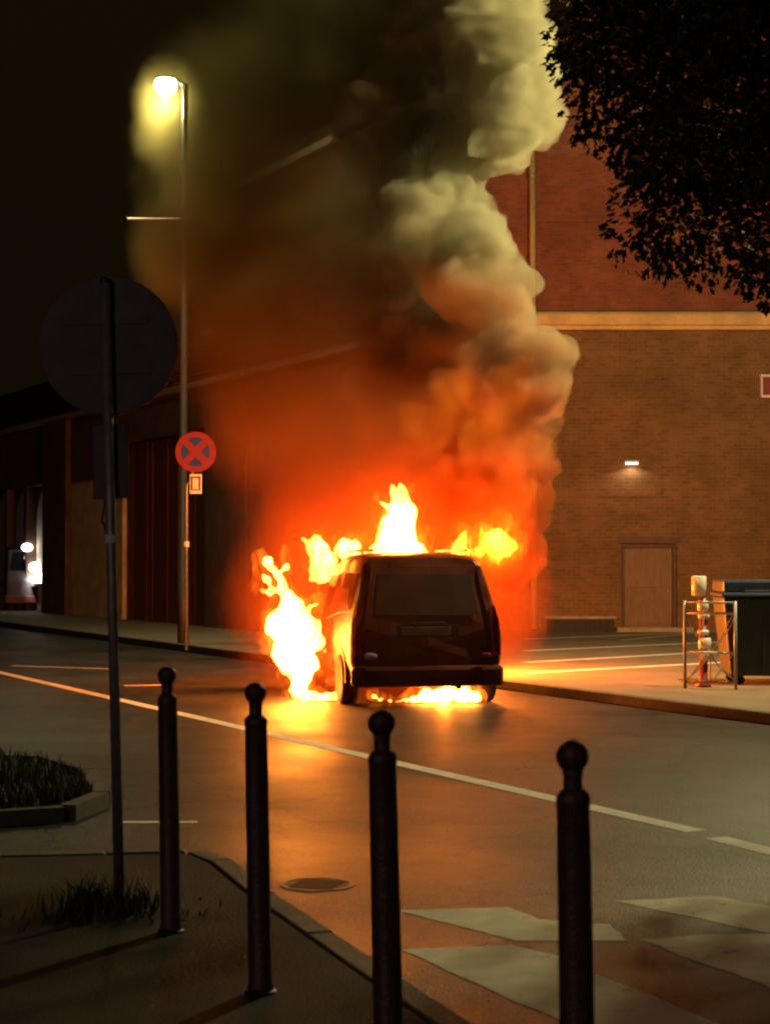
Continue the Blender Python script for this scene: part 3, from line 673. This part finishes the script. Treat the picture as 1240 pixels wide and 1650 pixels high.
for a, b in zip(rings, rings[1:]):
    n = len(a)
    for k in range(n): bm.faces.new((a[k], a[(k + 1) % n], b[(k + 1) % n], b[k]))
# rear cap as horizontal strips so that the hatch follows its lean
def cap(r):
    n = len(r); h = n // 2
    i, j = 0, n - 1
    while j - i > 1:
        if j - i == 2: bm.faces.new((r[i], r[i + 1], r[j])); break
        bm.faces.new((r[i], r[i + 1], r[j - 1], r[j])); i += 1; j -= 1
cap(rings[0]); cap(rings[-1])
V.scale = (1.04, 1, .975)
bd = obj('body', bm, M['van'], V, smooth=True)
md = bd.modifiers.new('bevel', 'BEVEL'); md.width = .03; md.segments = 3; md.limit_method = 'ANGLE'; md.angle_limit = R(35)
wnm = bd.modifiers.new('wn', 'WEIGHTED_NORMAL')
def back(name, pts, m, off, th=.012, par=V, **k):     # a panel lying on the leaning back of the van; pts are (x, z)
    bm = bmesh.new()
    a = [bm.verts.new((x, .03 + ylean(z_) - off - th, z_)) for x, z_ in pts]; b = [bm.verts.new((x, .03 + ylean(z_) - off, z_)) for x, z_ in pts]; n = len(pts)
    for q in range(n): bm.faces.new((a[q], a[(q + 1) % n], b[(q + 1) % n], b[q]))
    bm.faces.new(a); bm.faces.new(b[::-1]); return obj(name, bm, m, par, bevel=.004, **k)
ht = back('hatch', [(-.70, .52), (.70, .52), (.72, .95), (.62, 1.72), (-.62, 1.72), (-.72, .95)][0:3] + [(.61, 1.70), (-.61, 1.70), (-.72, .95)], M['van'], .004, .018)
back('rear_window', [(-.60, 1.10), (.60, 1.10), (.535, 1.60), (-.535, 1.60)], M['sootglass'], .024, .006, ht)
back('plate_recess', [(-.36, .84), (.36, .84), (.36, .99), (-.36, .99)], M['vandark'], .023, .003, ht)
back('number_plate', [(-.30, .865), (.26, .865), (.26, .965), (-.30, .965)], M['plate'], .028, .01, ht)
back('hatch_handle', [(-.2, 1.0), (.2, 1.0), (.2, 1.025), (-.2, 1.025)], M['vandark'], .023, .01, ht)
bm = bmesh.new(); bmesh.ops.create_uvsphere(bm, u_segments=16, v_segments=10, radius=.06, matrix=Matrix.Translation((-.66, -.05, .62)) @ Matrix.Diagonal((1.3, .4, .7, 1))); obj('tail_lens', bm, M['tail_glint'], V, smooth=True)  # small lens added to carry the painted violet glint
bm = bmesh.new(); bmesh.ops.create_uvsphere(bm, u_segments=16, v_segments=10, radius=.05, matrix=Matrix.Translation((.66, -.05, .62)) @ Matrix.Diagonal((1.3, .4, .7, 1))); obj('tail_lens', bm, M['tail'], V, smooth=True)
for s in (-1, 1):
    tl = back('tail_lamp', [(s * .745, .62), (s * .84, .62), (s * .825, 1.02), (s * .79, 1.22), (s * .735, 1.2)], M['tail'], .003, .03)
bm = bmesh.new(); box(bm, -.87, .87, -.05, .06, .25, .50); obj('bumper', bm, M['van'], V, bevel=.05)
bm = bmesh.new(); tube(bm, [(.35, -.02, .24), (.35, .5, .24)], .03, 10); obj('exhaust', bm, M['rim'], V)
for s in (-1, 1):
    for yy in (.72, 3.3):
        wx = s * .80
        w_ = empty('wheel', (wx, yy, .31)); w_.parent = V
        bm = bmesh.new(); pr_ = [(.20, -.09), (.29, -.1), (.31, -.07), (.31, .07), (.29, .1), (.20, .09)]; lathe(bm, pr_, 28); 
        for v in bm.verts: v.co = Vector((v.co.z, v.co.x, v.co.y))
        obj('tyre', bm, M['tyre'], w_, smooth=True)
        bm = bmesh.new(); lathe(bm, [(.195, -.06), (.195, .06), (.06, .075 )], 20)
        for v in bm.verts: v.co = Vector((v.co.z * s, v.co.x, v.co.y))
        obj('rim', bm, M['rim'], w_)
        bm = bmesh.new(); disc(bm, (0, 0, 0), .37, -.01, .01, 28)
        for v in bm.verts: v.co = Vector((v.co.y + s * .872, v.co.x + yy, max(.28, v.co.z + .33)))
        obj('wheel_arch', bm, M['vandark'], V)
for s in (-1, 1):
    bm = bmesh.new(); bmesh.ops.create_uvsphere(bm, u_segments=16, v_segments=10, radius=.1, matrix=Matrix.Translation((s * 1.02, 2.72, 1.1)) @ Matrix.Diagonal((.95, .6, 1.0, 1)))
    mr_ = obj('door_mirror', bm, M['vandark'], V, smooth=True)
    bm = bmesh.new(); tube(bm, [(s * .84, 2.78, 1.04), (s * .95, 2.74, 1.07)], .022, 8); obj('arm', bm, M['vandark'], mr_)
for s in (-1, 1):                                     # side windows and door seams on the tapering sides
    for (ya, yb, nm) in ((.35, 1.35, 'side_window'), (1.5, 2.45, 'door_window')):
        bm = bmesh.new(); x0, x1 = s * .803, s * .715
        a = [bm.verts.new(v) for v in ((x0, ya, 1.16), (x0, yb, 1.16), (x1, yb - .03, 1.60), (x1, ya + .03, 1.60))]
        b = [bm.verts.new(v.co + Vector((s * .016, 0, .005))) for v in a]
        for k in range(4): bm.faces.new((a[k], a[(k + 1) % 4], b[(k + 1) % 4], b[k]))
        bm.faces.new(a); bm.faces.new(b[::-1]); obj(nm, bm, M['glassdark'], V)
    for yy in (1.42, 2.5):
        bm = bmesh.new(); box(bm, s * .868 - .006, s * .868 + .006, yy - .008, yy + .008, .4, 1.0); obj('door_seam', bm, M['vandark'], V)
    bm = bmesh.new(); box(bm, s * .862 - .012, s * .862 + .025, 1.55, 1.72, .90, .93); obj('door_handle', bm, M['vandark'], V)
bm = bmesh.new(); tube(bm, [(-.90, 2.2, .98), (-.90, 1.6, 1.03), (-.86, .9, 1.12), (-.80, .3, 1.15)], .010, 6); obj('loose_trim', bm, M['rim'], V)
bm = bmesh.new(); tube(bm, [(-.9, 2.0, .58), (-.98, 1.2, .62), (-.99, 1.1, .66), (-.97, 1.05, .80)], .012, 6); obj('bent_trim', bm, M['rim'], V)
bm = bmesh.new(); box(bm, -.56, -.53, .5, 2.2, 1.87, 1.90); box(bm, .53, .56, .5, 2.2, 1.87, 1.90); obj('roof_rails', bm, M['vandark'], V)

# ------------------------------------------------------------------ blobs: flames and smoke
def drop_islands(m2):
    bm = bmesh.new(); bm.from_mesh(m2); seen = set(); drop = []            # drop stray islands and inner cavities
    for v0 in bm.verts:
        if v0 in seen: continue
        isl_, stk = [v0], [v0]; seen.add(v0)
        while stk:
            for e_ in stk.pop().link_edges:
                for v1 in e_.verts:
                    if v1 not in seen: seen.add(v1); isl_.append(v1); stk.append(v1)
        if len(isl_) < min(400, len(bm.verts) // 12): drop += isl_
    bmesh.ops.delete(bm, geom=drop, context='VERTS'); bm.to_mesh(m2); bm.free()
def blob(name, spheres, voxel, m, amp, scale, stretch=(1, 1, 1), octs=4, hard=True, minz=None, amp2=0, scale2=4, parent=None, **k):
    bm = bmesh.new()
    for c, r in spheres:
        r = r if isinstance(r, (tuple, list, Vector)) else (r, r, r)
        bmesh.ops.create_icosphere(bm, subdivisions=3 if max(r) > .25 else 2, radius=1, matrix=Matrix.Translation(c) @ Matrix.Diagonal((*r, 1)))
    me = bpy.data.meshes.new(name); bm.to_mesh(me); bm.free()
    o = bpy.data.objects.new('tmp', me); C.objects.link(o)
    rm = o.modifiers.new('r', 'REMESH'); rm.mode = 'VOXEL'; rm.voxel_size = voxel
    dg = bpy.context.evaluated_depsgraph_get()
    m2 = bpy.data.meshes.new_from_object(o.evaluated_get(dg)); m2.name = name
    bpy.data.objects.remove(o); bpy.data.meshes.remove(me)
    drop_islands(m2)
    ns = [v.normal.copy() for v in m2.vertices]
    for v, n in zip(m2.vertices, ns):
        p = v.co; q = Vector((p.x * stretch[0], p.y * stretch[1], p.z * stretch[2])) * scale
        dsp = amp * (noise.turbulence(q, octs, hard) - .45)
        if amp2: dsp += amp2 * (noise.turbulence(Vector((p.x * stretch[0], p.y * stretch[1], p.z * stretch[2])) * scale2 + Vector((7, 3, 1)), 2, hard) - .3)
        v.co = p + n * dsp
        if minz is not None and v.co.z < minz: v.co.z = minz + random.uniform(0, .004)
    o = bpy.data.objects.new('tmp', m2); C.objects.link(o)                 # close the surface again where puffs grew into each other
    rm = o.modifiers.new('r', 'REMESH'); rm.mode = 'VOXEL'; rm.voxel_size = voxel
    m3 = bpy.data.meshes.new_from_object(o.evaluated_get(bpy.context.evaluated_depsgraph_get())); bpy.data.objects.remove(o); bpy.data.meshes.remove(m2)
    m2 = m3; m2.name = name; drop_islands(m2)
    m2.materials.clear()
    return link(name, m2, m, parent, smooth=True, **k)
def sph(lst, Y):
    out = []
    for it in lst:
        px, py, r = it[:3]; y = it[3] if len(it) > 3 else Y
        out.append((P(px, py, y), r / F * y))
    return out
def chain(pts, Y, n=7):                       # tapering tongue through (px,py,rpx) points
    out = []
    for a, b in zip(pts, pts[1:]):
        for k in range(n):
            u = k / n; out.append(tuple(a[i] + (b[i] - a[i]) * u for i in range(3)))
    out.append(pts[-1]); return sph(out, Y)
FC = (1.0, .30, .035)
M['flame'] = flamemat('flame', FC, 300, .38, .60, .16)
M['flame_mid'] = flamemat('flame_mid', (1, .36, .02), 60, .40, .62, .08)
M['flame_thin'] = flamemat('flame_thin', (1, .22, .02), 30)
M['fringe'] = flamemat('flame_fringe', (1, .16, .008), 9, .44, .62, .0)
def flame(name, sp_, label, m='flame', vox=.02, amp=.14, sc=4.4, light=None, **k):
    o = blob(name, sp_, vox, M[m], amp, sc, stretch=(1, 1, .32), minz=.012, amp2=.05, scale2=11, octs=3, label=label, cat='flame', group='flames of the burning van', **k)
    if m != 'flame_thin':                     # the torn orange fringe round the bright core
        fr = [((c[0], c[1], c[2] + .03), tuple(q * 1.12 + .045 for q in r) if isinstance(r, tuple) else r * 1.12 + .045) for c, r in sp_]
        blob('fringe', fr, vox * 1.3, M['fringe'], amp * 2.2, sc * 1.1, stretch=(1, 1, .4), minz=.012, amp2=.08, scale2=9, octs=3, parent=o)
    if light:
        px, py, Y, pw, rad = light
        ld = bpy.data.lights.new('fire_light', 'POINT'); ld.energy = pw; ld.color = (1, .19, .014); ld.shadow_soft_size = rad
        lo = bpy.data.objects.new('fire_light', ld); C.objects.link(lo); lo.parent = o; lo.location = P(px, py, Y)
    return o
Y1 = 21.6
f1 = sph([(470, 985, 24), (455, 1010, 30), (485, 1015, 30), (470, 1040, 34), (498, 1035, 22), (480, 1065, 28), (500, 1065, 16), (482, 1090, 18), (482, 1108, 16)], Y1)
f1 += chain([(468, 985, 18), (462, 960, 12), (452, 935, 7), (432, 905, 4)], Y1) + chain([(468, 972, 10), (455, 945, 6), (448, 925, 4), (461, 912, 3)], Y1)
f1 += chain([(460, 960, 8), (440, 945, 4), (420, 925, 3)], Y1) + chain([(455, 955, 6), (435, 955, 3), (417, 950, 2.5)], Y1) + chain([(490, 1000, 12), (500, 978, 6), (512, 975, 3)], Y1)
flame('flame', f1, 'tall white flame climbing from the ground at the left front wheel', light=(470, 1030, 21.5, 190, .2))
f2 = chain([(478, 1118, 9), (495, 1124, 12), (520, 1127, 9), (540, 1122, 6)], 21.2, 5) + sph([(465, 1128, 4), (552, 1120, 7), (560, 1127, 5)], 21.2)
flame('ground_fire', f2, 'low flames spreading on the road below the left front wheel', vox=.014, amp=.05, light=(515, 1108, 20.9, 90, .08))
f3 = sph([(512, 885, 20), (520, 905, 24), (515, 920, 20), (508, 870, 12), (530, 925, 12)], 23.2) + chain([(505, 880, 10), (495, 872, 5), (487, 866, 3)], 23.2) + chain([(516, 875, 8), (515, 860, 4)], 23.2)
flame('flame', f3, 'white flame pouring from the front windows left of the roof', light=(515, 900, 23.2, 260, .18), vox=.018)
f3b = sph([(562, 885, 20), (572, 900, 16), (562, 912, 14), (555, 875, 10), (575, 880, 12)], 22.9) + chain([(560, 920, 8), (562, 935, 6)], 22.9) + chain([(565, 878, 8), (572, 866, 4)], 22.9)
flame('flame', f3b, 'rounded white flame touching the left corner of the van roof', vox=.018)
f4 = sph([(640, 870, 34), (612, 888, 18), (665, 885, 18), (640, 845, 24), (642, 825, 17), (600, 890, 8), (680, 892, 8), (590, 893, 6), (625, 865, 20)], 22.6)
f4 += chain([(640, 820, 14), (634, 800, 7), (630, 784, 3.5)], 22.6) + chain([(648, 815, 12), (650, 795, 7), (646, 782, 4)], 22.6) + chain([(632, 825, 8), (622, 815, 4), (614, 808, 2)], 22.6) + chain([(660, 850, 9), (664, 830, 4), (664, 815, 2)], 22.6)
flame('flame', f4, 'pointed white flame rising above the middle of the van roof', light=(640, 850, 22.6, 360, .2), vox=.02)
f5 = sph([(770, 890, 12), (830, 880, 9), (796, 870, 22), (808, 885, 16), (800, 897, 12), (780, 872, 14), (815, 868, 10)], 23.0) + chain([(775, 865, 8), (774, 852, 5)], 23.0) + chain([(812, 862, 8), (822, 848, 5)], 23) + chain([(800, 900, 8), (806, 912, 4)], 23)
flame('flame', f5, 'yellow flame licking out beside the right edge of the roof', 'flame_mid', light=(800, 880, 23.0, 280, .15), vox=.018)
f6 = chain([(738, 886, 12), (745, 872, 9), (749, 856, 4)], 22.8, 5) + chain([(755, 890, 7), (770, 888, 7)], 22.8, 4) + sph([(728, 890, 5), (750, 888, 6)], 22.8)
flame('flame', f6, 'small pointed yellow flame on the right of the roof edge', 'flame_mid', vox=.014, amp=.05)
f7 = sph([(690, 1122, 12), (715, 1120, 14), (742, 1121, 13), (765, 1124, 9), (668, 1127, 7), (655, 1129, 4)], 20.9)
f7 = [(c, (r * 1.4, r * 2.2, r)) for c, r in f7]
flame('ground_fire', f7, 'bright fire burning on the road beneath the back of the van', vox=.015, amp=.05, light=(715, 1122, 21.0, 110, .06))
f8 = sph([(602, 1122, 6), (612, 1128, 4)], 20.9) + chain([(615, 1125, 3), (635, 1132, 2.5), (650, 1128, 3)], 20.9, 5)
flame('ground_fire', f8, 'small flames under the left back corner of the van', vox=.01, amp=.03)
f9 = chain([(522, 1053, 2.2), (545, 1047, 2.2), (550, 1035, 2.4), (555, 1027, 4.5)], 21.2, 6)
flame('flame', f9, 'thin burning strip sticking out of the van side', 'flame_thin', vox=.008, amp=.01)
f10 = chain([(525, 1098, 2.5), (532, 1094, 3.5), (545, 1092, 2.2), (560, 1095, 1.6)], 21.1, 6) + chain([(515, 940, 2), (512, 965, 3), (520, 985, 2)], 21.9)
flame('flame', f10, 'thin flames creeping along the lower side of the van', 'flame_thin', vox=.008, amp=.01)

# ------------------------------------------------------------------ smoke
dense = [(760, 860, 80, 23.6), (800, 900, 60, 23.4), (838, 850, 48, 23.4), (852, 800, 42, 23.3), (815, 930, 34, 23.4), (700, 830, 90, 24), (620, 840, 80, 24.2), (790, 800, 85, 23.6), (820, 740, 75, 23.4), (850, 700, 50, 23.2), (870, 735, 38, 23.1),
         (740, 740, 100, 24), (650, 740, 110, 24.4), (860, 610, 65, 23.4), (895, 570, 42, 23.2), (800, 630, 90, 23.8), (700, 640, 110, 24.4), (620, 630, 100, 24.8),
         (770, 540, 90, 24), (830, 560, 60, 23.6), (690, 540, 100, 24.5), (765, 460, 75, 23.3), (800, 420, 50, 23.0), (770, 380, 58, 23.1), (820, 480, 45, 23.1), (862, 450, 16, 23.0), (730, 400, 50, 23.5),
         (680, 430, 100, 24.6), (620, 480, 90, 25), (715, 290, 75, 24.8), (690, 330, 100, 25), (800, 222, 58, 24.2), (840, 200, 55, 24.0), (860, 130, 45, 23.8), (840, 80, 60, 24.0), (760, 170, 110, 25),
         (790, 60, 100, 24.6), (700, 90, 120, 25.5), (640, 200, 110, 25.5), (810, -40, 90, 24.4), (700, -60, 130, 25.5), (780, -150, 110, 25), (700, -230, 130, 25.5), (600, 340, 90, 25.5), (560, 60, 110, 26), (580, -120, 120, 26)]
M['smoke_dense'] = smokemat('dense_smoke', (.66, .60, .42), 4.2, soot_glow=(.58, .19, .05), side=(-.8, .9))
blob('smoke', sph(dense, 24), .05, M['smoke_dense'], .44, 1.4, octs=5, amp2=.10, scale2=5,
     label='dense billowing smoke column rising above the van, pale where the street lamps catch it', kind='stuff')
def E(px, py, rx, ry, Y, ry_m): return (P(px, py, Y), (rx / F * Y, ry_m, ry / F * Y))
veil = [E(660, 1010, 190, 170, 20.9, 1.3), E(500, 980, 150, 190, 22.6, 1.6), E(560, 780, 210, 210, 23.6, 1.8), E(800, 960, 110, 180, 23.6, 1.3), E(470, 600, 220, 230, 25, 2), E(420, 400, 210, 230, 27, 2.2), E(400, 210, 200, 210, 29, 2.5), E(560, 150, 240, 330, 26.5, 2.2),
        E(600, 450, 230, 300, 25.5, 2), E(275, 185, 70, 120, 35.2, 1.3), E(285, 400, 75, 110, 30, 1.5), E(330, 300, 80, 120, 31.5, 1.6)]
M['smoke_veil'] = smokemat('thin_smoke', (.26, .22, .09), .85, veil, nscale=.55, namp=.9, soot_glow=(.24, .07, .025))
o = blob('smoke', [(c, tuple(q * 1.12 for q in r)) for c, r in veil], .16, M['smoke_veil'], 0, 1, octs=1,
     label='thin dark smoke drifting left of the column past the lit street lamp', kind='stuff')

M['deep_glow'] = flamemat('firelit_smoke_glow', (1, .22, .012), .85, .35, .75, .35, (1, 1, .9), 1.6)  # glow added inside the smoke so it looks lit by the fire
f12 = sph([(790, 700, 55, 23.3), (850, 720, 38, 23.0), (830, 790, 40, 23.1), (740, 640, 55, 23.6), (820, 620, 45, 23.2), (690, 690, 50, 23.8), (880, 725, 18, 22.9), (850, 600, 28, 23.1)], 23.4)
blob('flame', f12, .05, M['deep_glow'], .3, 1.8, octs=4, label='added orange glow inside the lower right of the smoke column, standing in for firelight', cat='flame', group='flames of the burning van')
f11 = sph([(640, 985, 30), (690, 990, 34), (740, 985, 30), (665, 960, 22), (715, 960, 22), (690, 940, 16)], 25.0)
flame('flame', f11, 'engine fire burning in front of the van, hidden behind its body', light=(700, 985, 25.3, 4300, .25), vox=.025)

# ------------------------------------------------------------------ tree overhanging at the top right
TR = empty('tree', (5.6, 13.4, .1), label='dark leafy tree whose crown hangs into the upper right', cat='tree')
def tl_(p): return p - Vector((5.6, 13.4, .1))
edge = [(880, -10), (893, 80), (908, 150), (915, 190), (940, 245), (965, 300), (972, 360), (1000, 412), (1058, 432), (1080, 466), (1110, 478), (1180, 474), (1260, 480), (1500, 500), (1750, 520)]
def inside(px, py):
    if px < 872: return False
    poly = edge + [(1800, -500), (820, -500)]
    c_ = False; j = len(poly) - 1
    for i in range(len(poly)):
        if (poly[i][1] > py) != (poly[j][1] > py) and px < (poly[j][0] - poly[i][0]) * (py - poly[i][1]) / (poly[j][1] - poly[i][1]) + poly[i][0]: c_ = not c_
        j = i
    return c_
rt = random.Random(11)
clumps = []
while len(clumps) < 560:
    px, py, Y = rt.uniform(870, 1780), rt.uniform(-420, 500), rt.uniform(10.6, 15.2)
    r = rt.choice((.16, .2, .28, .4, .5)); rp_ = r / Y * F * .72
    if all(inside(px + a * rp_, py + b * rp_) for a, b in ((-1, 0), (0, 1), (-.7, .7), (.7, .7), (0, 0))): clumps.append((P(px, py, Y), r))
vs, fs = [], []
leafp = [(0, 0), (.22, .12), (.5, .20), (.78, .13), (1, 0), (.78, -.13), (.5, -.20), (.22, -.12)]
starp = [(0, 0), (.15, .28), (.38, .2), (.55, .45), (.68, .16), (1, 0), (.68, -.16), (.55, -.45), (.38, -.2), (.15, -.28)]
for c_, r in clumps:
    for _ in range(int(120 * (r / .35) ** 2)):
        v = Vector((rt.gauss(0, 1), rt.gauss(0, 1), rt.gauss(0, 1))).normalized() * r * (rt.random() ** .35)
        p = c_ + v
        out = (v.normalized() + Vector((rt.gauss(0, .5), rt.gauss(0, .5), rt.gauss(-.35, .4)))).normalized()
        up = Vector((rt.gauss(0, .45), rt.gauss(0, .45), 1)); sd = out.cross(up).normalized(); nn = sd.cross(out)
        Ls = rt.uniform(.05, .10); prof = starp
        i = len(vs)
        for u, w_ in prof: vs.append(tuple(tl_(p + out * u * Ls + sd * w_ * Ls - nn * (abs(w_) * .4 + u * u * .25) * Ls)))
        n = len(prof); fs.append(tuple(range(i, i + n // 2 + 1))); fs.append((i,) + tuple(range(i + n // 2, i + n)))
me = bpy.data.meshes.new('crown'); me.from_pydata(vs, [], fs); link('crown', me, M['leaf'], TR)
bm = bmesh.new(); tube(bm, [(0, 0, 0), (.05, 0, .8), (-.05, .05, 2.2), (.05, 0, 3.6), (0, 0, 5.0)], [.32, .26, .22, .19, .13], 14); obj('trunk', bm, M['bark'], TR, smooth=True)
for (px, py, Y) in ((980, 60, 12.2), (1060, 300, 12), (1150, 380, 13), (1200, 100, 13.5), (1000, -150, 13), (1400, -200, 12), (1500, 200, 14.4), (1650, 0, 12)):
    tgt = tl_(P(px, py, Y)); st_ = Vector((0, 0, rt.uniform(3.0, 4.8)))
    pts = [st_ + (tgt - st_) * u + Vector((rt.gauss(0, .05), rt.gauss(0, .05), math.sin(u * 3.14) * .35)) for u in [k / 6 for k in range(7)]]
    bm = bmesh.new(); tube(bm, pts, [.11, .09, .075, .06, .045, .03, .015], 8); obj('limb', bm, M['bark'], TR, smooth=True)
